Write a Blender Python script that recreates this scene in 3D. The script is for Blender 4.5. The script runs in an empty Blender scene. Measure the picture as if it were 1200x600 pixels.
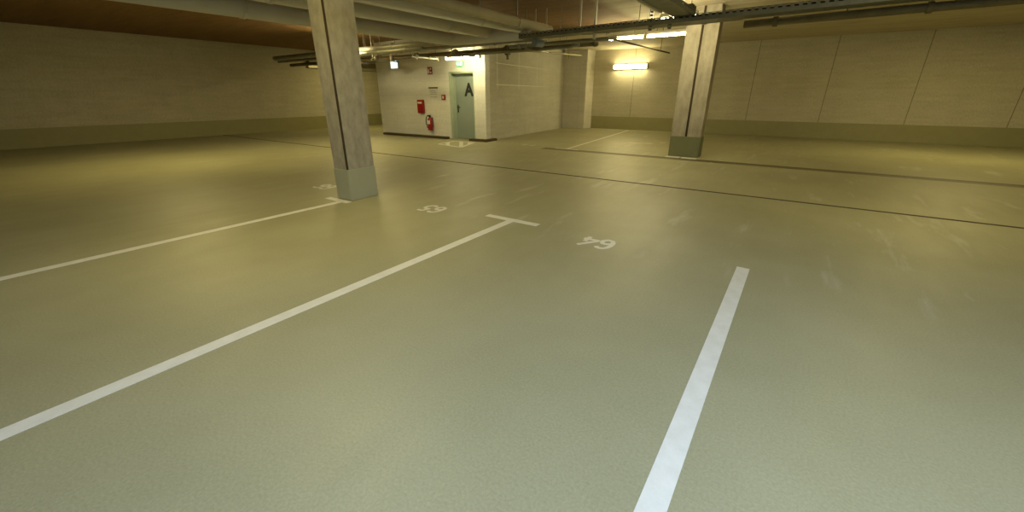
import bpy, bmesh, math, random
from mathutils import Vector, Matrix
random.seed(7)
PI = math.pi
sc = bpy.context.scene
C = sc.collection

# ------------------------------------------------------------------ materials
def new_mat(name):
    m = bpy.data.materials.new(name); m.use_nodes = True
    nt = m.node_tree
    for n in list(nt.nodes): nt.nodes.remove(n)
    out = nt.nodes.new('ShaderNodeOutputMaterial')
    b = nt.nodes.new('ShaderNodeBsdfPrincipled')
    nt.links.new(b.outputs[0], out.inputs[0])
    return m, nt, b
def s2l(c):
    return tuple(((v/255)/12.92 if v/255 <= .04045 else ((v/255+.055)/1.055)**2.4) for v in c)+(1,)
def coords(nt, scale=(1,1,1), rot=(0,0,0), loc=(0,0,0)):
    tc = nt.nodes.new('ShaderNodeTexCoord'); mp = nt.nodes.new('ShaderNodeMapping')
    mp.inputs['Scale'].default_value = scale; mp.inputs['Rotation'].default_value = rot
    mp.inputs['Location'].default_value = loc
    nt.links.new(tc.outputs['Object'], mp.inputs[0]); return mp.outputs[0]
def noise(nt, vec, scale, detail=4, rough=.6):
    n = nt.nodes.new('ShaderNodeTexNoise'); n.inputs['Scale'].default_value = scale
    n.inputs['Detail'].default_value = detail; n.inputs['Roughness'].default_value = rough
    nt.links.new(vec, n.inputs['Vector']); return n.outputs['Fac']
def ramp(nt, fac, a, b, p0=.3, p1=.7):
    r = nt.nodes.new('ShaderNodeValToRGB')
    r.color_ramp.elements[0].position = p0; r.color_ramp.elements[1].position = p1
    r.color_ramp.elements[0].color = a; r.color_ramp.elements[1].color = b
    nt.links.new(fac, r.inputs[0]); return r.outputs[0]
def mix(nt, fac, a, b, mode='MIX'):
    m = nt.nodes.new('ShaderNodeMix'); m.data_type = 'RGBA'; m.blend_type = mode
    if isinstance(fac, (int, float)): m.inputs[0].default_value = fac
    else: nt.links.new(fac, m.inputs[0])
    for i, x in ((6, a), (7, b)):
        if isinstance(x, tuple): m.inputs[i].default_value = x
        else: nt.links.new(x, m.inputs[i])
    return m.outputs[2]
def bump(nt, b, h, strength=.2, dist=.01):
    n = nt.nodes.new('ShaderNodeBump'); n.inputs['Strength'].default_value = strength
    n.inputs['Distance'].default_value = dist
    nt.links.new(h, n.inputs['Height']); nt.links.new(n.outputs[0], b.inputs['Normal'])
def speckled(name, c1, c2, scale=6, rough=.6, stretch=(1,1,1), metal=0, fine=60, bmp=.1):
    m, nt, b = new_mat(name)
    v = coords(nt, stretch)
    col = ramp(nt, noise(nt, v, scale), s2l(c1), s2l(c2))
    n2 = noise(nt, v, fine, 2)
    col = mix(nt, .25, col, ramp(nt, n2, s2l(c1), s2l(c2)), 'MIX')
    nt.links.new(col, b.inputs['Base Color'])
    b.inputs['Roughness'].default_value = rough; b.inputs['Metallic'].default_value = metal
    if bmp: bump(nt, b, n2, bmp, .004)
    return m
def emit(name, c, strength):
    m, nt, b = new_mat(name)
    v = coords(nt); n = noise(nt, v, 3)
    col = ramp(nt, n, tuple(x*.97 for x in c)+(1,), tuple(c)+(1,))
    nt.links.new(col, b.inputs['Base Color'])
    nt.links.new(col, b.inputs['Emission Color']); b.inputs['Emission Strength'].default_value = strength
    return m

def floor_mat():
    m, nt, b = new_mat('coated_floor')
    v = coords(nt)
    big = noise(nt, v, .45, 5, .6)
    col = ramp(nt, big, s2l((134,131,101)), s2l((158,155,124)), .3, .75)
    grit = noise(nt, v, 75, 4, .75)
    col = mix(nt, .26, col, ramp(nt, grit, s2l((104,102,72)), s2l((184,181,146)), .3, .7))
    # faint bright tyre tracks across the drive lane
    v2 = coords(nt, (2.6, .5, 1), (0, 0, .12))
    tr = noise(nt, v2, 1.4, 4, .6)
    mk = ramp(nt, tr, (0,0,0,1), (1,1,1,1), .58, .78)
    sx = nt.nodes.new('ShaderNodeSeparateXYZ'); nt.links.new(v, sx.inputs[0])
    yd = nt.nodes.new('ShaderNodeMapRange'); yd.inputs[1].default_value = 3.4; yd.inputs[2].default_value = 4.4
    nt.links.new(sx.outputs['Y'], yd.inputs[0])
    mk = mix(nt, yd.outputs[0], (0,0,0,1), mk)
    col = mix(nt, .20, col, mk, 'SCREEN')
    nt.links.new(col, b.inputs['Base Color'])
    rg = nt.nodes.new('ShaderNodeMapRange')
    rg.inputs['To Min'].default_value = .36; rg.inputs['To Max'].default_value = .62
    nt.links.new(tr, rg.inputs[0]); nt.links.new(rg.outputs[0], b.inputs['Roughness'])
    b.inputs['Specular IOR Level'].default_value = .35
    bump(nt, b, grit, .08, .003)
    return m
def block_mat(name, c1, c2, joint, bw, bh, jw, off=0., horiz='X', loc=(0,0,0), rough=.75, jmix=.6, fade=False):
    m, nt, b = new_mat(name)
    tc = nt.nodes.new('ShaderNodeTexCoord'); sp = nt.nodes.new('ShaderNodeSeparateXYZ'); cb = nt.nodes.new('ShaderNodeCombineXYZ')
    nt.links.new(tc.outputs['Object'], sp.inputs[0])
    nt.links.new(sp.outputs[horiz], cb.inputs[0]); nt.links.new(sp.outputs['Z'], cb.inputs[1])
    mp = nt.nodes.new('ShaderNodeMapping'); mp.inputs['Location'].default_value = loc
    nt.links.new(cb.outputs[0], mp.inputs[0])
    br = nt.nodes.new('ShaderNodeTexBrick'); br.offset = off; br.inputs['Scale'].default_value = 1
    br.inputs['Brick Width'].default_value = bw; br.inputs['Row Height'].default_value = bh
    br.inputs['Mortar Size'].default_value = jw; br.inputs['Mortar Smooth'].default_value = .3
    nt.links.new(mp.outputs[0], br.inputs['Vector'])
    v = coords(nt, (1,1,.5))
    n = noise(nt, v, 1.6, 6, .65)
    base = ramp(nt, n, s2l(c1), s2l(c2), .3, .7)
    n2 = noise(nt, v, 28, 3)
    d1 = tuple(max(0, x-22) for x in c1); d2 = tuple(min(255, x+14) for x in c2)
    base = mix(nt, .34, base, ramp(nt, n2, s2l(d1), s2l(d2), .35, .65))
    vb = coords(nt, (.35, .35, 3.2)); base = mix(nt, .25, base, ramp(nt, noise(nt, vb, 2.2, 5), s2l(d1), s2l(d2), .3, .7))
    f = nt.nodes.new('ShaderNodeMath'); f.operation = 'MULTIPLY'; f.inputs[1].default_value = jmix
    jf = br.outputs['Fac']
    if fade:     # formwork joints, painted pale as if catching light, only on the upper front part
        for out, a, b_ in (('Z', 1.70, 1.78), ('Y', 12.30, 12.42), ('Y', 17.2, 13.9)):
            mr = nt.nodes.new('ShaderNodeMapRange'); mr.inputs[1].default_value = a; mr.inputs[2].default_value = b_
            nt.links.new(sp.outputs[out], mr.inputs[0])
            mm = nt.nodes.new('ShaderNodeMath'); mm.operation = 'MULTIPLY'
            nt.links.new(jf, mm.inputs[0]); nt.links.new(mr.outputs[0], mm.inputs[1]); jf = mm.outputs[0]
    nt.links.new(jf, f.inputs[0])
    nt.links.new(mix(nt, f.outputs[0], base, s2l(joint)), b.inputs['Base Color'])
    b.inputs['Roughness'].default_value = rough
    bump(nt, b, n2, .15, .004)
    return m
def ceiling_mat():
    m, nt, b = new_mat('formwork_ceiling')
    v = coords(nt, (.5, 3.5, 1))
    col = ramp(nt, noise(nt, v, 1.2, 5, .6), s2l((110,78,38)), s2l((138,103,54)))
    v2 = coords(nt)
    col = mix(nt, .3, col, ramp(nt, noise(nt, v2, 14, 3), s2l((98,72,36)), s2l((144,114,66))))
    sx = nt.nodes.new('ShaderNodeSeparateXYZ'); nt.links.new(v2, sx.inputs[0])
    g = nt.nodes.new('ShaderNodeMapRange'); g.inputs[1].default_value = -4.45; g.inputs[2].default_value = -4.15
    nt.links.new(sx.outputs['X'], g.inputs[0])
    pale = ramp(nt, noise(nt, v, 1.5, 5, .6), s2l((176,166,140)), s2l((206,196,170)))  # lamp-lit parts of the ceiling are painted in as a paler tone
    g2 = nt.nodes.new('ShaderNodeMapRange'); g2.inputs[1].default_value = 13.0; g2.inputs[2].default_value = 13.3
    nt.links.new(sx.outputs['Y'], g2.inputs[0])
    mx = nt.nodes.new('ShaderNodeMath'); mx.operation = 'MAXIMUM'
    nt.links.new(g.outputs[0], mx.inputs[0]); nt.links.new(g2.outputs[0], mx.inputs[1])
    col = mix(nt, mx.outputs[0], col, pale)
    nt.links.new(col, b.inputs['Base Color']); b.inputs['Roughness'].default_value = .8
    return m

M = dict(
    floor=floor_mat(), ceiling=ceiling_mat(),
    paint=speckled('road_paint', (198,197,186), (213,212,203), 9, .55, fine=90, bmp=.05),
    faded=speckled('worn_road_paint', (176,168,128), (200,194,160), 12, .6),
    block=block_mat('white_block_front', (212,211,202), (228,227,218), (168,164,148), .5, .25, .006, .5, 'X', jmix=.22),
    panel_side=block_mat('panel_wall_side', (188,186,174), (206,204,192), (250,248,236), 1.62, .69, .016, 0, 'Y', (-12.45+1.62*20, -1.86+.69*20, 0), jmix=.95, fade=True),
    side_low=None,
    back=block_mat('concrete_back', (174,168,146), (192,186,164), (104,94,68), 2.4, 3.6, .012, 0, 'X', (6.72+2.4*20, .1, 0), jmix=.8),
    dado=speckled('dado_paint', (142,138,98), (150,146,106), 4, .5, bmp=0),
    concrete=speckled('column_concrete', (136,130,116), (170,164,148), 4.5, .85, (2.5,2.5,1.2), fine=34, bmp=.4),
    concrete2=speckled('column_concrete_pale', (124,116,98), (172,164,142), 3, .85, (2,2,.8), fine=40, bmp=.3),
    base=speckled('column_base_coating', (156,158,136), (164,166,144), 3, .5, bmp=0),
    groove=speckled('shadow_groove', (52,42,20), (62,50,28), 8, .9),
    duct=speckled('grey_duct_plastic', (204,202,194), (216,214,206), 2, .85, bmp=0),
    pipe=speckled('galvanised_pipe', (140,140,126), (168,166,150), 3, .42, metal=.35, bmp=0),
    darkpipe=speckled('dark_pipe', (94,86,58), (116,106,74), 5, .5, bmp=0),
    tray=speckled('cable_tray_steel', (112,112,100), (136,136,122), 6, .45, metal=.4, bmp=0),
    white=speckled('white_enamel', (216,210,190), (232,226,208), 4, .4, bmp=0),
    steel=speckled('bright_steel', (186,180,156), (206,200,178), 5, .35, metal=.5, bmp=0),
    cable=speckled('black_cable', (36,34,28), (48,46,38), 8, .6, bmp=0),
    door=speckled('door_paint', (136,148,140), (142,154,146), 3, .5, bmp=0),
    frame=speckled('door_frame_paint', (168,180,160), (176,188,168), 3, .5, bmp=0),
    black=speckled('black_paint', (18,18,16), (26,26,22), 5, .5, bmp=0),
    red=speckled('red_enamel', (138,16,20), (152,22,24), 5, .4, bmp=0),
    paper=speckled('white_sheet', (206,206,198), (220,218,210), 5, .7, bmp=0),
    ink=speckled('grey_print', (150,146,130), (160,156,140), 9, .8, bmp=0),
    rubber=speckled('black_rubber', (62,52,30), (80,68,42), 9, .8),
    blue=speckled('bluish_grey_plastic', (128,140,152), (144,154,164), 6, .45, bmp=0),
    yellow=speckled('yellow_green_plastic', (150,140,40), (164,154,52), 6, .5, bmp=0),
    tube_warm=emit('lit_tube_warm', (1, .85, .42), 85),
    tube_back=emit('lit_tube_back_wall', (1, .85, .42), 52),
    tube_door=emit('lit_tube_door', (1, .87, .46), 62),
    tube_tray=emit('lit_tube_tray', (1, .87, .50), 170),
    tube_left=emit('lit_tube_left', (1, .86, .46), 38),
    sign_white=emit('lit_sign_white', (.82, 1, .96), 2.2),
    sign_green=emit('lit_sign_green', (.05, .62, .42), .9),
)

# ------------------------------------------------------------------ helpers
def link(name, bm, mat, parent=None, smooth=False):
    bmesh.ops.recalc_face_normals(bm, faces=bm.faces[:])
    me = bpy.data.meshes.new(name); bm.to_mesh(me); bm.free()
    me.materials.append(M[mat] if isinstance(mat, str) else mat)
    if smooth:
        for p in me.polygons: p.use_smooth = True
    o = bpy.data.objects.new(name, me); C.objects.link(o)
    if parent: o.parent = parent
    return o
def tag(o, label, cat, group=None):
    o['label'] = label; o['category'] = cat
    if group: o['group'] = group
    return o
def struct(o):
    o['kind'] = 'structure'; return o
def empty(name, loc, rz=0, label=None, cat=None, group=None):
    o = bpy.data.objects.new(name, None); C.objects.link(o)
    o.location = loc; o.rotation_euler = (0, 0, rz); o.empty_display_size = .1
    if label: tag(o, label, cat, group)
    return o
def box(bm, lo, hi, bev=0):
    r = bmesh.ops.create_cube(bm, size=1)
    c = [(a+b)/2 for a, b in zip(lo, hi)]; s = [b-a for a, b in zip(lo, hi)]
    for v in r['verts']: v.co = Vector((v.co.x*s[0]+c[0], v.co.y*s[1]+c[1], v.co.z*s[2]+c[2]))
    if bev:
        es = list({e for v in r['verts'] for e in v.link_edges})
        bmesh.ops.bevel(bm, geom=es, offset=bev, segments=2, affect='EDGES')
def BX(lo, hi, bev=0):
    bm = bmesh.new(); box(bm, lo, hi, bev); return bm
def tube(bm, pts, r, n=14, caps=True):
    pts = [Vector(p) for p in pts]; rings = []
    up0 = None
    for i, p in enumerate(pts):
        t = (pts[min(i+1, len(pts)-1)] - pts[max(i-1, 0)]).normalized()
        a = Vector((0,0,1)) if abs(t.z) < .9 else Vector((1,0,0))
        if up0 is not None:
            a = up0
        s = t.cross(a).normalized(); u = s.cross(t).normalized(); up0 = u
        rr = r[i] if isinstance(r, (list, tuple)) else r
        rings.append([bm.verts.new(p + (s*math.cos(2*PI*k/n) + u*math.sin(2*PI*k/n))*rr) for k in range(n)])
    for A, B in zip(rings, rings[1:]):
        for k in range(n): bm.faces.new((A[k], A[(k+1) % n], B[(k+1) % n], B[k]))
    if caps:
        bm.faces.new(rings[0][::-1]); bm.faces.new(rings[-1])
def TB(pts, r, n=14):
    bm = bmesh.new(); tube(bm, pts, r, n); return bm
def arc_path(a, corner, b, rad, k=6):
    a, c, b = Vector(a), Vector(corner), Vector(b)
    d1 = (a-c).normalized(); d2 = (b-c).normalized()
    p1 = c + d1*rad; p2 = c + d2*rad
    out = [a]
    for i in range(k+1):
        t = i/k; out.append((1-t)**2*p1 + 2*t*(1-t)*c + t*t*p2)
    return out + [b]
def prism(bm, poly, z0, z1):
    lo = [bm.verts.new((x, y, z0)) for x, y in poly]; hi = [bm.verts.new((x, y, z1)) for x, y in poly]
    n = len(poly)
    for i in range(n): bm.faces.new((lo[i], lo[(i+1) % n], hi[(i+1) % n], hi[i]))
    bm.faces.new(lo[::-1]); bm.faces.new(hi)
def flat(bm, poly, h=.002, z=0):
    prism(bm, poly, z, z+h)
def strip(bm, a, b, w, h=.002):
    a, b = Vector(a), Vector(b); d = (b-a).normalized(); n = Vector((-d.y, d.x))*w/2
    flat(bm, [tuple(a-n), tuple(b-n), tuple(b+n), tuple(a+n)], h)
def text_mesh(name, body, size, mat, bold=0, ext=.002, sx=1.0, parent=None, space=1.0):
    cu = bpy.data.curves.new(name+'_c', 'FONT'); cu.body = body; cu.size = size
    cu.align_x = 'CENTER'; cu.align_y = 'CENTER'; cu.offset = bold; cu.extrude = ext; cu.resolution_u = 6; cu.space_character = space
    t = bpy.data.objects.new(name+'_t', cu); C.objects.link(t)
    dg = bpy.context.evaluated_depsgraph_get(); dg.update()
    me = bpy.data.meshes.new_from_object(t.evaluated_get(dg))
    bpy.data.objects.remove(t); bpy.data.curves.remove(cu)
    for v in me.vertices: v.co.x *= sx
    me.name = name; me.materials.clear(); me.materials.append(M[mat])
    o = bpy.data.objects.new(name, me); C.objects.link(o)
    if parent: o.parent = parent
    return o

# ------------------------------------------------------------------ setting
ZC = 3.45
XL, XR, YF, YB = -19.4, 9.0, -5.0, 19.5
struct(link('floor', BX((XL-.2, YF-.2, -.2), (XR+.2, YB+.2, 0)), 'floor'))
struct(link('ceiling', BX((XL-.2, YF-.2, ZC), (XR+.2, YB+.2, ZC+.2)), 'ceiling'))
struct(link('wall_back', BX((-9.0, YB, 0), (XR+.2, YB+.2, ZC)), 'back'))
struct(link('wall_left', BX((XL-.2, YF-.2, 0), (XL, YB+.2, ZC)), 'back'))
struct(link('wall_right', BX((XR, YF-.2, 0), (XR+.2, YB, ZC)), 'back'))
struct(link('wall_front', BX((XL, YF-.2, 0), (XR, YF, ZC)), 'back'))
struct(link('trim_1', BX((-8.62, YB-.012, 0), (XR, YB, .57)), 'dado'))
struct(link('trim_2', BX((XL, YF, 0), (XL+.012, YB, .57)), 'dado'))
struct(link('trim_6', BX((XL, 11.5, 2.70), (XL+.12, YB, 2.80)), 'steel'))
struct(link('trim_7', BX((XL, 11.5, 2.88), (XL+.25, YB, 3.05)), 'darkpipe'))
# core walls: front wall with the door opening
DX0, DX1, DZ = -10.75, -9.63, 2.27
bm = bmesh.new()
box(bm, (-14.73, 11.68, 0), (DX0, 11.93, ZC)); box(bm, (DX1, 11.68, 0), (-9.13, 11.93, ZC)); box(bm, (DX0, 11.68, DZ), (DX1, 11.93, ZC))
struct(link('wall_core_front', bm, 'block'))
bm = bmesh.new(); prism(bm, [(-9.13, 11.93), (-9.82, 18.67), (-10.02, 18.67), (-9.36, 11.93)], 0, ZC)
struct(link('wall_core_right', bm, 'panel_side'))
struct(link('wall_core_left', BX((-14.73, 11.93, 0), (-14.53, YB, ZC)), 'block'))
ret = block_mat('return_wall', (190,186,172), (206,202,188), (150,146,130), 3, 4, .006, 0, 'X')
struct(link('wall_return', BX((-10.02, 18.67, 0), (-8.66, YB+.2, ZC), .012), ret))
struct(link('wall_back_left', BX((XL, YB, 0), (-10.02, YB+.2, ZC)), 'back'))
# floor joint and drain channel, both let into the floor line
struct(link('trim_3', BX((XL, 7.335, 0), (XR, 7.405, .0015)), 'groove'))
gm = speckled('drain_grating', (84,78,50), (98,92,60), 3, .6)  # drain tone darkened to paint the soft shadow band along it
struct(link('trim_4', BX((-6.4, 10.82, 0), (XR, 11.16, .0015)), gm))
gm2 = speckled('drain_slot', (66,56,28), (78,66,36), 3, .6)
struct(link('trim_5', BX((-5.2, 11.05, 0.0015), (XR, 11.12, .003)), gm2))

# door 1
d1 = struct(empty('door_1', (DX0, 11.68, 0)))
W = DX1-DX0
bm = bmesh.new()
box(bm, (0, .02, 0), (.05, .25, DZ-.05)); box(bm, (W-.05, .02, 0), (W, .25, DZ-.05)); box(bm, (0, .02, DZ-.05), (W, .25, DZ))
box(bm, (.05, .19, 0), (.09, .25, DZ-.05)); box(bm, (.05, .19, DZ-.11), (W-.05, .25, DZ-.05))
box(bm, (-.03, -.006, 0), (.02, .02, DZ+.02)); box(bm, (0.02, -.006, DZ-.02), (W, .02, DZ+.02))
link('door_frame', bm, 'frame', d1)
lf = link('door_leaf', BX((.055, .20, .01), (W-.05, .245, DZ-.06), .004), 'door', d1)
bm = bmesh.new(); box(bm, (.15, .190, .92), (.205, .20, 1.18), .003)
tube(bm, [(.178, .20, 1.10), (.178, .14, 1.10)], .015, 10); tube(bm, [(.178, .142, 1.10), (.32, .138, 1.10)], .014, 10)
link('door_handle', bm, 'black', lf)
a = text_mesh('letter', 'A', .58, 'black', .024, .002, .95, lf)
a.rotation_euler = (PI/2, 0, 0); a.location = (.72, .198, 1.675)

# ------------------------------------------------------------------ columns
def notch_poly(x0, x1, y0, y1, notches):
    # front edge runs x0->x1 at y0; notches are (x, half width, depth) cut into the front edge
    p = [(x0, y0)]
    for x, hw, d in notches: p += [(x-hw, y0), (x-hw, y0+d), (x+hw, y0+d), (x+hw, y0)]
    return p + [(x1, y0), (x1, y1), (x0, y1)]
t = empty('concrete_column', (-5.42, 3.56, 0), 0, 'rough grey concrete column with bare side, nearest the camera at left beside stall 65', 'column')
bm = bmesh.new(); c = .028
prism(bm, [(-.34, .012), (-c, .012), (-c, .012+c), (-.012, .012+c), (-.012, .49), (-.34, .49)], .46, ZC)
link('shaft', bm, 'concrete', t)
link('corner_groove', BX((-.03, .010, .46), (-.010, .03, ZC)), 'groove', t)
link('painted_base', BX((-.35, 0, 0), (0, .5, .47), .008), 'base', t)
t = empty('concrete_column', (-2.41, 11.47, 0), 0, 'wide pale concrete column split by a dark vertical joint, at far right by the back bay', 'column')
bm = bmesh.new(); prism(bm, [(-.37, 0), (-.028, 0), (-.028, .4), (-.37, .4)], .5, ZC); link('shaft', bm, 'concrete2', t)
bm = bmesh.new(); prism(bm, [(.028, 0), (.36, 0), (.36, .4), (.028, .4)], .5, ZC); link('shaft', bm, 'concrete2', t)
link('joint_strip', BX((-.028, .03, .5), (.028, .38, ZC)), 'groove', t)
bb = speckled('column_base_green', (104,106,72), (112,114,80), 3, .5, bmp=0)
link('painted_base', BX((-.38, -.012, 0), (.37, .41, .51), .008), bb, t)

# ------------------------------------------------------------------ floor markings
def marking(name, bm, label, cat, mat='paint', group=None):
    return tag(link(name, bm, mat), label, cat, group)
LW = .107
def tee(x, y0, ytop, tl, tr, label, mat='paint', skew=0):
    bm = bmesh.new()
    strip(bm, (x, y0), (x+skew, ytop), LW)
    if tr > tl: flat(bm, [(tl, ytop), (tr, ytop), (tr, ytop+LW), (tl, ytop+LW)])
    marking('parking_line', bm, label, 'floor marking', mat, 'painted parking lines')
tee(-2.83, -1.0, 4.07, -3.24, -2.44, 'white T-ended parking line running between stalls 64 and 65')
tee(-5.53, -1.0, 3.43, -5.93, -5.38, 'white parking line ending in a T at the foot of the nearest grey column')
tee(-.168, -1.0, 4.07, 0, 0, 'wide white parking line in the lower right corner beside stall 64')
bm = bmesh.new(); strip(bm, (-5.70, 11.24), (-6.55, 19.0), .085); flat(bm, [(-6.08, 11.17), (-5.32, 11.17), (-5.32, 11.26), (-6.08, 11.26)])
marking('parking_line', bm, 'pale parking line running across the far bay towards the lamp on the back wall', 'floor marking', 'paint', 'painted parking lines')
bm = bmesh.new(); flat(bm, [(-2.80, 11.16), (-2.45, 11.14), (-2.45, 11.38), (-2.80, 11.40)], .003); flat(bm, [(-2.39, 11.12), (-2.03, 11.08), (-2.03, 11.34), (-2.39, 11.37)], .003)
marking('parking_line', bm, 'short broken white bar on the floor at the foot of the wide right column', 'floor marking', 'paint', 'painted parking lines')
GLYPH = {'4': [[(.150, .31), (0, .085)], [(-.012, .078), (.175, .078)], [(.130, .165), (.130, 0)]],
         '6': [[(.128, .245), (.105, .28), (.055, .285), (.018, .25), (0, .18), (0, .08), (.03, .012), (.085, .002), (.125, .045), (.122, .11), (.085, .145), (.03, .125), (.008, .09)]],
         '5': [[(.125, .285), (.03, .285), (.015, .165), (.07, .185), (.115, .145), (.122, .075), (.085, .012), (.03, .004), (-.005, .04)]]}
def number(digits, base_y, label):
    t = empty('stall_number', (digits[0][1], base_y, 0), PI, label, 'floor marking', 'painted stall numbers')
    for k, (ch, x0) in enumerate(digits):
        bm = bmesh.new(); ox = digits[0][1]-x0
        hh = .0015
        for pl in GLYPH[ch]:
            for p, q in zip(pl, pl[1:]):
                hh += .00012; strip(bm, (p[0]+ox, p[1]), (q[0]+ox, q[1]), .05, hh)
            for p in pl[1:-1]:
                hh += .00012; flat(bm, [(p[0]+ox+.0215*math.cos(a*PI/4), p[1]+.0215*math.sin(a*PI/4)) for a in range(8)], hh)
        link('digit', bm, 'paint', t)
number((('6', -1.415), ('4', -1.585)), 4.085, 'white painted stall number 64, upside down on the floor right of the T line')
number((('6', -3.925), ('5', -4.115)), 4.085, 'white painted stall number 65, upside down on the floor near the grey column')
number((('6', -6.56), ('6', -6.75)), 4.085, 'white painted stall number partly hidden left of the grey column base')
t = empty('stall_number', (-7.2, 11.4, 0), 0, 'small worn pale stall number on the floor beside the box side wall', 'floor marking', 'painted stall numbers')
for x, y, w in ((-.13, -.05, .16), (.14, -.02, .18)):
    bm = bmesh.new()
    flat(bm, [(x-w/2, y-.06), (x+w/2, y-.06), (x+w/2, y+.06), (x-w/2, y+.06)])
    flat(bm, [(x-w/2, y+.1), (x+w/2, y+.1), (x+w/2, y+.2), (x-w/2, y+.2)])
    flat(bm, [(x-w/2, y+.05), (x-w/2+.06, y+.05), (x-w/2+.06, y+.11), (x-w/2, y+.11)], .0022)
    link('digit', bm, 'faded', t)
t = empty('stall_number', (-4.3, 14.2, 0), 0, 'long worn pale marking on the floor of the far bay left of the wide column', 'floor marking', 'painted stall numbers')
for a, b, w in (((-.44, -.25), (.14, -.1), .2), ((.14, -.2), (.28, 0), .24), ((.44, .35), (.6, .45), .22)):
    bm = bmesh.new(); strip(bm, a, b, w); link('digit', bm, 'faded', t)
# hatched keep-clear zone in front of the door
q = [Vector(p) for p in ((-9.84, 10.0), (-8.62, 9.72), (-9.14, 11.0), (-10.02, 10.98))]
def bl(u, v): return (q[0]*(1-u)*(1-v) + q[1]*u*(1-v) + q[2]*u*v + q[3]*(1-u)*v)
bm = bmesh.new()
for a, b in ((0,1), (1,2), (2,3), (3,0)): strip(bm, tuple(q[a]), tuple(q[b]), .10)
for u0, v0, u1, v1 in ((.42, 0, 0, .55), (.95, .1, .35, 1), (1, .62, .78, 1)): strip(bm, tuple(bl(u0, v0)), tuple(bl(u1, v1)), .13)
marking('hatched_zone', bm, 'white hatched keep-clear marking on the floor in front of door A', 'floor marking')

# ------------------------------------------------------------------ kerbs at the core wall
bm = bmesh.new(); box(bm, (-14.3, 11.30, 0), (-10.72, 11.52, .075), .02)
tag(link('rubber_kerb', bm, 'rubber'), 'long dark kerb on the floor along the white wall left of door A', 'kerb')
bm = bmesh.new(); prism(bm, [(-9.62, 11.30), (-8.84, 11.30), (-8.90, 12.0), (-9.06, 12.0), (-9.02, 11.5), (-9.62, 11.5)], 0, .08)
tag(link('rubber_kerb', bm, 'rubber'), 'short dark kerb wrapping the wall corner right of door A', 'kerb')

# ------------------------------------------------------------------ things on the core wall
YW = 11.68
# fire extinguisher
t = empty('fire_extinguisher', (-11.76, YW-.12, .26), 0, 'red fire extinguisher with black hose hanging low on the white wall', 'fire extinguisher')
prof = [(0, .0), (.085, .0), (.092, .012), (.092, .38), (.085, .415), (.06, .44), (.032, .455), (.03, .47), (0, .47)]
def lathe(bm, prof, n=20, at=(0,0,0)):
    rings = []
    for r, z in prof:
        if r == 0: rings.append([bm.verts.new((at[0], at[1], at[2]+z))])
        else: rings.append([bm.verts.new((at[0]+r*math.cos(2*PI*k/n), at[1]+r*math.sin(2*PI*k/n), at[2]+z)) for k in range(n)])
    for A, B in zip(rings, rings[1:]):
        for k in range(n):
            f = [A[k % len(A)], A[(k+1) % len(A)], B[(k+1) % len(B)], B[k % len(B)]]
            f = list(dict.fromkeys(f))
            if len(f) > 2: bm.faces.new(f)
bm = bmesh.new(); lathe(bm, prof); link('cylinder_body', bm, 'red', t, True)
bm = bmesh.new(); box(bm, (-.03, -.03, .47), (.03, .03, .53), .006); box(bm, (-.10, -.012, .53), (.05, .012, .55), .004); box(bm, (-.10, -.012, .50), (-.03, .012, .515), .003)
link('valve', bm, 'black', t)
hp = [(-.03, 0, .50), (-.10, -.01, .53), (-.16, -.02, .47), (-.18, -.03, .36), (-.16, -.04, .24), (-.11, -.05, .14), (-.085, -.06, .08)]
link('hose', TB(hp, .016, 8), 'black', t, True)
bm = bmesh.new()
n = 8
for k in range(n):
    a0 = -PI/2 - .75 + 1.5*k/n; a1 = -PI/2 - .75 + 1.5*(k+1)/n
    vs = [bm.verts.new((.0935*math.cos(a), .0935*math.sin(a), z)) for a, z in ((a0, .23), (a1, .23), (a1, .36), (a0, .36))]
    bm.faces.new(vs)
link('paper_label', bm, 'paper', t)
link('wall_bracket', BX((-.05, .08, .1), (.05, .12, .44)), 'black', t)
# hose / alarm cabinet
t = empty('fire_cabinet', (-12.25, YW, 1.11), 0, 'tall red wall box with a white strip near its top, left of the extinguisher', 'fire cabinet')
link('cabinet_body', BX((-.15, -.12, -.24), (.15, 0, .24), .012), 'red', t)
link('name_strip', BX((-.11, -.124, .105), (.11, -.118, .165)), 'white', t)
link('cabinet_door', BX((-.135, -.128, -.225), (.135, -.12, .09), .004), 'red', t)
# manual call point
t = empty('call_point', (-11.07, YW, 1.44), 0, 'small square red alarm call point on the wall just left of door A', 'alarm call point')
link('housing', BX((-.09, -.05, -.09), (.09, 0, .09), .01), 'red', t)
link('glass_window', BX((-.042, -.054, -.045), (.042, -.049, .05)), 'paper', t)
# fire pictogram sign
t = empty('fire_sign', (-11.70, YW, 2.35), 0, 'small red fire pictogram sign high on the white wall', 'sign')
link('sign_plate', BX((-.12, -.012, -.125), (.12, 0, .125)), 'red', t)
bm = bmesh.new()
box(bm, (-.095, -.014, -.09), (-.045, -.012, .05)); box(bm, (-.085, -.014, .06), (-.055, -.012, .09))
box(bm, (.02, -.014, .03), (.08, -.012, .09)); box(bm, (.02, -.014, -.09), (.08, -.012, -.03)); box(bm, (-.03, -.014, -.09), (-.015, -.012, .08))
link('pictogram', bm, 'paper', t)
# notice board
t = empty('notice_board', (-11.58, YW, 1.58), 0, 'pale notice sheet with a dark header strip on the wall left of the door', 'notice')
link('board', BX((-.22, -.012, -.2), (.22, 0, .16)), 'paper', t)
link('header_strip', BX((-.225, -.03, .165), (.225, 0, .21)), 'rubber', t)
bm = bmesh.new()
for z0, x0, x1 in ((.08, -.17, .1), (.02, -.12, .15), (-.04, -.17, .17), (-.13, -.17, .17)): box(bm, (x0, -.0135, z0-.008), (x1, -.0115, z0+.008))
link('print_lines', bm, 'ink', t)

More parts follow.
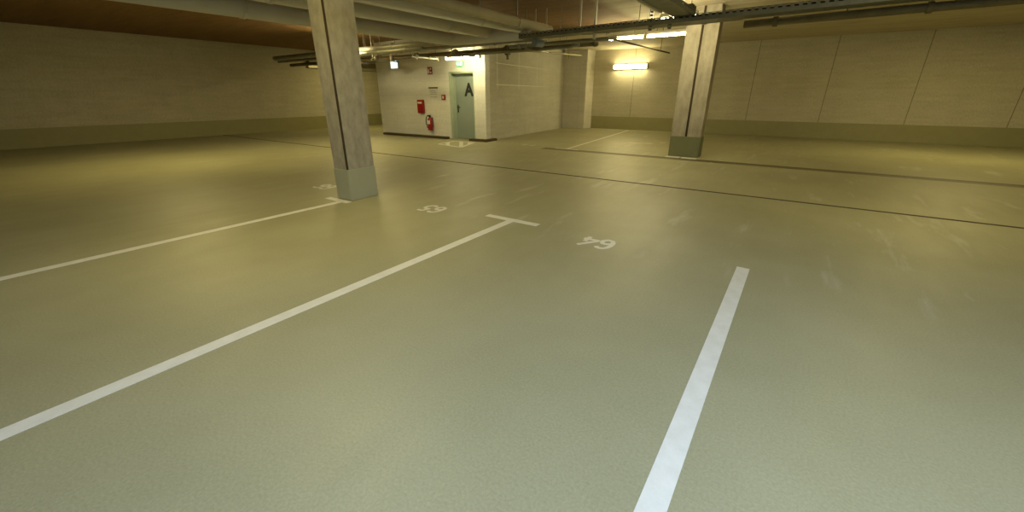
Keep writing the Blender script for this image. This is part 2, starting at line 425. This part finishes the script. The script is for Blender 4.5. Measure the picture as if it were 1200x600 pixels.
# exit signs
def running_man(bm, s, y):
    def pl(pts): 
        vs = [bm.verts.new((x*s, y, z*s)) for x, z in pts]; bm.faces.new(vs)
    pl([(math.cos(k*PI/5)*.085+.06, math.sin(k*PI/5)*.085+.36) for k in range(10)])
    pl([(-.05, .22), (.12, .27), (.06, .0), (-.08, .0)])
    pl([(-.05, .22), (-.22, .14), (-.20, .06), (-.04, .14)])
    pl([(.12, .27), (.26, .12), (.2, .06), (.08, .17)])
    pl([(.06, .02), (.2, -.14), (.12, -.36), (.04, -.34), (.1, -.14), (-.02, -.0)])
    pl([(-.08, .02), (.02, .02), (-.06, -.2), (-.3, -.24), (-.3, -.16), (-.14, -.13)])
t = empty('exit_sign', (-12.83, 11.0, 2.68), -.12, 'glowing white emergency exit sign hanging under the pipes above the wall left end', 'sign')
link('sign_housing', BX((-.21, 0, -.26), (.24, .07, .02), .008), 'blue', t)
link('lit_panel', BX((-.2, -.012, -.24), (.2, 0, 0)), 'sign_white', t)
bm = bmesh.new(); box(bm, (-.2, -.014, -.265), (.2, -.0, -.243)); link('lower_edge', bm, 'blue', t)
bm = bmesh.new(); running_man(bm, .2, -.0135)
g = link('pictogram', bm, emit('pale_green_print', (.60, .95, .85), 1.5), t); g.location = (-.08, 0, -.12)
bm = bmesh.new(); tube(bm, [(-.12, .035, .02), (-.12, .035, .74)], .008, 6); tube(bm, [(.12, .035, .02), (.12, .035, .74)], .008, 6)
link('suspension_rod', bm, 'pipe', t)
t = empty('exit_sign', (-10.18, 11.62, 2.52), 0, 'green and white exit pictogram sign on the wall directly above door A', 'sign')
link('sign_plate', BX((-.16, -.02, -.085), (.16, .06, .085), .004), emit('lit_sign_green2', (.25, .62, .38), .55), t)
bm = bmesh.new(); running_man(bm, .17, -.022)
g = link('pictogram', bm, 'sign_white', t); g.location = (.07, 0, 0)
bm = bmesh.new()
for pts in ([(-.13,-.02),(-.13,.025),(-.09,.025),(-.09,.06),(-.02,0),(-.09,-.06),(-.09,-.02)],):
    vs = [bm.verts.new((x, -.0222, z)) for x, z in pts]; bm.faces.new(vs)
link('arrow', bm, 'sign_white', t)

# ------------------------------------------------------------------ lamps
def lamp(loc, length, label, rz=0, wall=False, tube_mat='tube_warm', r=.055, hang=None):
    t = empty('fluorescent_lamp', loc, rz, label, 'lamp', 'fluorescent lamps')
    h = length/2
    if wall: link('housing', BX((-h, r*.6, -r-.02), (h, .15, r+.02), .01), 'white', t)
    else: link('housing', BX((-h, -.06, .045), (h, .06, .11), .01), 'white', t)
    link('diffuser', TB([(-h+.03, 0, 0), (h-.03, 0, 0)], r, 16), tube_mat, t, True)
    for s in (-1, 1): link('end_cap', BX((s*h-.03 if s > 0 else -h, -r-.005, -r-.005), (h if s > 0 else -h+.03, r+.005, r+.005), .01), 'white', t)
    if not wall:
        for s in (-.6, .6): link('drop_rod', TB([(s*h, 0, .11), (s*h, 0, ZC-loc[2])], .008, 6), 'pipe', t)
    return t
lamp((-6.87, 19.35, 2.71), 1.55, 'bright fluorescent lamp mounted alone on the far back wall', wall=True, r=.08, tube_mat='tube_back')
lamp((-9.42, 10.9, 2.642), 1.44, 'bright fluorescent lamp hung at the white wall above door A', r=.052, tube_mat='tube_door')
lamp((-5.02, 13.0, 3.08), 1.45, 'lit fluorescent lamp hung over the far bay, left one of the row behind the tray', r=.028)
lamp((-3.50, 13.0, 3.08), 1.45, 'lit fluorescent lamp hung over the far bay, just left of the wide column', r=.028)
lamp((-2.60, 9.95, 3.0), .75, 'lit fluorescent lamp partly hidden where the two cable trays cross', tube_mat='tube_tray')
lamp((-12.74, 8.8, 2.9), 1.5, 'lit fluorescent lamp far left, peeking out past the grey column', r=.1, tube_mat='tube_left')

# ------------------------------------------------------------------ big grey ducts along the room
def duct(x0, x1, y0, y1, z, r, label, elbow=None, mat='duct'):
    t = empty('ventilation_duct', (x0, y0, z), 0, label, 'duct', 'large grey ducts under the ceiling')
    n = 2
    pts = [(0, 0, 0), (x1-x0, y1-y0, 0)]
    if elbow: pts = arc_path(pts[0], pts[1], (x1-x0+elbow, y1-y0+.1, 0), r*1.6)
    link('duct_body', TB(pts, r, 24), mat, t, True)
    D = Vector((x1-x0, y1-y0, 0))
    for f in (.3, .62, .9) if not elbow else (.3, .62):
        p = D*f; d = D.normalized()*.03
        link('coupling', TB([p-d, p+d], r+.012, 24), mat, t, True)
        link('hanger_strap', BX((p.x-.012, p.y-.012, r), (p.x+.012, p.y+.012, ZC-z)), 'pipe', t)
    return t
t = empty('ventilation_duct', (-11.2, 11.36, 2.96), 0, 'short grey duct running across just above the lamp over door A', 'duct', 'large grey ducts under the ceiling')
link('duct_body', TB([(0, 0, 0), (2.25, 0, 0)], .17, 24), 'duct', t, True)
for x in (.5, 1.7): link('hanger_strap', BX((x-.012, -.012, .17), (x+.012, .012, ZC-2.96)), 'pipe', t)
M['olive'] = speckled('olive_duct', (134,126,98), (148,140,112), 2, .85, bmp=0)
duct(-5.85, -5.72, -4.6, 10.0, 3.035, .10, 'smooth grey ceiling duct nearest the middle of the room, ending in a round cap', mat='olive')
duct(-6.85, -6.12, -4.6, 9.18, 3.06, .155, 'smooth grey ceiling duct, second from the room middle, its side catching light')
duct(-7.85, -7.10, -4.6, 9.18, 3.03, .165, 'smooth grey ceiling duct, third from the room middle')
duct(-8.75, -8.40, -4.6, 9.3, 2.94, .17, 'lowest grey ceiling duct at left that bends right at its far end', elbow=2.4)

# ------------------------------------------------------------------ cable trays
def tray(loc, length, w, h, rz, label):
    t = empty('cable_tray', loc, rz, label, 'cable tray')
    bm = bmesh.new(); box(bm, (0, -w/2, 0), (length, w/2, .012)); link('tray_floor', bm, 'tray', t)
    for s in (-1, 1):
        bm = bmesh.new(); y = s*w/2
        box(bm, (0, y-.006, 0), (length, y+.006, h*.55)); box(bm, (0, y-.012, h*.9), (length, y+.012, h))
        k = 0.0
        while k < length-.05:
            box(bm, (k, y-.006, h*.5), (k+.05, y+.006, h*.93)); k += .11
        link('side_rail', bm, 'tray', t)
    bm = bmesh.new()
    for k in range(5):
        y = -w/2+.05+k*(w-.1)/4
        tube(bm, [(0, y, .034), (length*.4, y+.006, .036), (length, y, .034)], .02, 6)
    tube(bm, [(0, 0, .078), (length*.5, .01, .080), (length, 0, .078)], .030, 6)
    tube(bm, [(0, -w*.3, .074), (length*.5, -w*.28, .076), (length, -w*.3, .074)], .026, 6)
    link('cable_bundle', bm, 'cable', t)
    return t
tray((-5.9, 9.05, 2.74), 12.0, .34, .11, -.07, 'long perforated steel cable tray crossing the room below the ceiling')
t = tray((-2.44, -2.0, 2.83), 10.7, .34, .10, PI/2-.026, 'steel cable tray running from the camera side to the crossing tray')
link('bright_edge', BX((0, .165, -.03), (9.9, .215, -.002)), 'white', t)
# corner fitting where they meet
tag(link('junction_box', BX((-2.34, 8.62, 2.87), (-2.02, 8.86, 3.02), .02), 'darkpipe'), 'dark junction box at the end of the tray that comes from the camera', 'junction box')

# ------------------------------------------------------------------ pipes
def pipe(path, r, label, mat='pipe', coll=(), name='service_pipe', hang=()):
    o = Vector(path[0])
    t = empty(name, o, 0, label, 'pipe', None)
    pts = [Vector(p)-o for p in path]
    link('pipe_body', TB(pts, r, 14), mat, t, True)
    A, B = pts[0], pts[-1]
    for f in coll:
        p = A.lerp(B, f); d = (B-A).normalized()*.035
        link('coupling', TB([p-d, p+d], r*1.3, 14), mat, t, True)
    for f in hang:
        p = A.lerp(B, f)
        link('pipe_hanger', TB([p+Vector((0,0,r*.8)), Vector((p.x, p.y, ZC-o.z))], .009, 6), mat, t)
    return t
pipe([(-18.5, 10.25, 2.70), (-4.55, 10.35, 2.70)], .062, 'lowest dark sprinkler main running across in front of the white wall', 'darkpipe', (.3, .55, .8, .995), hang=(.2, .42, .7))
pipe([(-18.5, 9.75, 2.80), (-6.0, 9.75, 2.82)], .05, 'greenish steel pipe running across just above the dark sprinkler main', 'pipe', (.35, .6, .9), hang=(.3, .66))
pipe([(-18.0, 9.35, 2.88), (-9.1, 9.35, 2.90)], .08, 'thick steel pipe at far left behind the grey column', 'pipe', (.5, .8), hang=(.55, .9))
pipe([(-6.6, 9.5, 2.66), (-4.2, 9.9, 2.72), (-3.9, 9.9, 2.74)], .045, 'short steel pipe rising to the right under the crossing tray', 'pipe', (.1,), hang=(.5,))
sp = pipe([(-7.15, 10.4, 2.70), (-6.55, 13.6, 2.74)], .024, 'thin pale sprinkler branch pipe pointing to the far bay beside the side wall', 'steel', (), 'sprinkler_pipe', hang=(.75,))
pipe([(-4.1, 10.2, 2.74), (-3.95, 14.6, 2.76)], .022, 'thin dark sprinkler branch pipe in front of the back wall lamp', 'rubber', (), 'sprinkler_pipe', hang=(.8,))
pipe([(-1.2, 8.95, 2.66), (3.5, 8.62, 2.66)], .06, 'dark pipe continuing right of the tray crossing', 'darkpipe', (.1, .5), hang=(.3, .7))
pipe([(-15.5, 11.1, 2.82), (-10.5, 11.1, 2.82)], .03, 'thin pipe close to the white wall at upper left', 'pipe', (.4,), hang=(.3, .7))
pipe([(-14.0, 9.05, 2.74), (-9.3, 9.05, 2.75)], .045, 'thin steel pipe at upper left running across to the lowest duct', 'pipe', (.3, .6, .85), hang=(.45,))
pipe([(-9.3, 10.05, 2.60), (-5.2, 10.05, 2.62), (-4.9, 10.05, 2.66)], .035, 'thin pale steel pipe under the dark sprinkler main', 'pipe', (.25, .6))
pipe([(-4.6, 9.55, 2.84), (-1.3, 9.4, 2.84)], .05, 'grey pipe hidden behind the middle of the crossing tray', 'pipe', (.2, .5, .8), hang=(.4,))
def bracket(x, y0, y1, z, label):
    t = empty('pipe_bracket', (x, y0, z), 0, label, 'bracket', 'pipe brackets')
    for y in (0, y1-y0): link('bracket_rod', TB([(0, y, -.03), (0, y, ZC-z)], .012, 6), 'pipe', t)
    link('bracket_rail', BX((-.025, -.06, -.02), (.025, y1-y0+.06, .015)), 'tray', t)
    for y in (.15, .7):
        bm = bmesh.new(); tube(bm, [(-.05, y*(y1-y0), .06), (.05, y*(y1-y0), .06)], .07, 12); link('pipe_clip', bm, 'darkpipe', t)
for x, w in ((-13.7, 'left of the hanging exit sign'), (-12.1, 'just right of the hanging exit sign'), (-10.2, 'over the door lamp'), (-8.6, 'near the outer corner of the white walls'), (-6.1, 'by the bluish valve')):
    bracket(x, 9.5, 10.5, 2.60, 'steel trapeze bracket carrying the crossing pipes ' + w)
# fittings
bm = bmesh.new(); box(bm, (-7.28, 10.2, 2.55), (-7.14, 10.34, 2.80), .02); box(bm, (-7.23, 10.24, 2.44), (-7.19, 10.30, 2.56))
tag(link('pipe_clamp', bm, 'darkpipe'), 'dark clamp with a small drop leg on the sprinkler main near the box corner', 'clamp')
bm = bmesh.new(); tube(bm, [(-5.62, 9.1, 2.66), (-5.56, 9.36, 2.66)], .085, 16)
tag(link('pipe_valve', bm, 'blue'), 'bluish grey round valve below the left end of the crossing tray', 'valve')
bm = bmesh.new(); tube(bm, [(.48, 2.55, -.1), (.48, 2.55, .10)], .02, 8); lathe(bm, [(0, -.1), (.045, -.1), (.045, -.09), (0, -.085)], 10, (.48, 2.55, 0))
o = link('sprinkler_head', bm, 'yellow', sp); o['label'] = 'yellow-green sprinkler head'
# vertical hangers
def rod(x, y, z0, z1, r, mat, label, strut=False):
    if strut:
        bm = bmesh.new(); box(bm, (x-.03, y-.02, z0), (x-.022, y+.02, z1)); box(bm, (x+.022, y-.02, z0), (x+.03, y+.02, z1))
        z = z0
        while z < z1: box(bm, (x-.03, y+.008, z), (x+.03, y+.02, min(z1, z+.03))); z += .06
        o = link('hanger_strut', bm, mat)
    else: o = link('hanger_rod', TB([(x, y, z0), (x, y, z1)], r, 8), mat)
    tag(o, label, 'hanger', 'vertical hangers'); return o
rod(-4.05, 9.0, 2.62, ZC, .032, 'white', 'bright white hanger rod passing down through the left part of the crossing tray')
rod(-4.55, 9.3, 2.86, ZC, .028, 'white', 'thin white hanger rod just left of the bright one on the crossing tray')
rod(-5.9, 9.6, 2.9, ZC, .022, 'steel', 'short pale hanger rod beside the round duct cap')
rod(-5.65, 9.7, 2.9, ZC, .02, 'steel', 'second short pale hanger rod right of the duct cap')
rod(-2.78, 8.72, 2.66, ZC, .03, 'tray', 'dark perforated hanger strut holding the crossing tray', True)
rod(-2.42, 8.72, 2.66, ZC, .03, 'tray', 'dark narrower hanger strut nearest the tray junction', True)
for x, y, z, w in ((-12.0, 10.18, 2.57, 'above the hanging exit sign'), (-10.78, 10.19, 2.58, 'midway between exit sign and door lamp'), (-10.71, 11.1, 2.58, 'at the left end of the door lamp')):
    o = link('drop_pipe', TB([(x, y, z), (x, y, z+.25)], .042, 10), 'white')
    tag(o, 'short white vertical drop pipe ' + w, 'pipe', 'white drop pipes')

# ------------------------------------------------------------------ unseen lights: inferred lamps and added fill
def area(name, loc, sx, sy, energy, col):
    l = bpy.data.lights.new(name, 'AREA'); l.shape = 'RECTANGLE'; l.size = sx; l.size_y = sy; l.energy = energy; l.color = col
    o = bpy.data.objects.new(name, l); C.objects.link(o); o.location = loc; return o
NEAR = (.61, .76, 1.0); WARM = (1, .82, .33)
area('ceiling_light_near', (1.4, -.4, 3.38), 2.4, .25, 325, NEAR)
area('fill_light_near_left', (-4.6, -2.5, 3.38), 1.5, .25, 18, NEAR)  # unseen fill added over the stalls behind the camera
area('fill_light_near_right', (3.4, -1.0, 3.38), 1.5, .25, 65, NEAR)  # extra fill added for the near floor at right
area('fill_light_aisle_left', (-12.0, 3.5, 3.4), 1.5, .25, 110, WARM)  # added fill that brightens the dark left side
area('fill_light_aisle', (-10.6, 7.6, 3.42), 1.5, .25, 60, WARM)  # added above the pipes to light the white wall evenly
area('fill_light_far_bay', (-6.2, 15.6, 3.42), 1.5, .25, 15, WARM)  # weak fill added for the side wall and far bay
area('fill_light_far_left', (-17.0, 13.0, 3.4), 1.5, .25, 70, WARM)  # added fill for the far left end of the room
area('ceiling_light_lane', (1.6, 6.4, 3.40), .25, 1.5, 45, WARM)
area('fill_light_lane_right', (6.2, 9.0, 3.4), 1.5, .25, 70, WARM)  # unseen fill added to keep the right lane floor bright
area('fill_light_bay_right', (3.5, 15.0, 3.4), 1.5, .25, 110, WARM)  # added fill for the right part of the far bay
area('ceiling_light_middle', (-4.2, 2.3, 3.42), 1.5, .25, 80, WARM)
w = bpy.data.worlds.new('World'); sc.world = w; w.use_nodes = True
w.node_tree.nodes['Background'].inputs[0].default_value = (1, .85, .5, 1); w.node_tree.nodes['Background'].inputs[1].default_value = .0

# ------------------------------------------------------------------ camera
cam = bpy.data.cameras.new('camera'); co = bpy.data.objects.new('camera', cam); C.objects.link(co)
cam.sensor_width = 36; cam.sensor_fit = 'HORIZONTAL'; cam.lens = 470/1200*36; cam.clip_start = .05
co.location = (0, 0, 1.5); co.rotation_euler = (math.radians(90-21.801), 0, math.radians(34.507))
sc.camera = co
sc.view_settings.view_transform = 'Standard'; sc.view_settings.look = 'None'; sc.view_settings.exposure = 0
sc.cycles.use_denoising = True; sc.cycles.max_bounces = 8; sc.cycles.diffuse_bounces = 5
sc.cycles.sample_clamp_indirect = 6
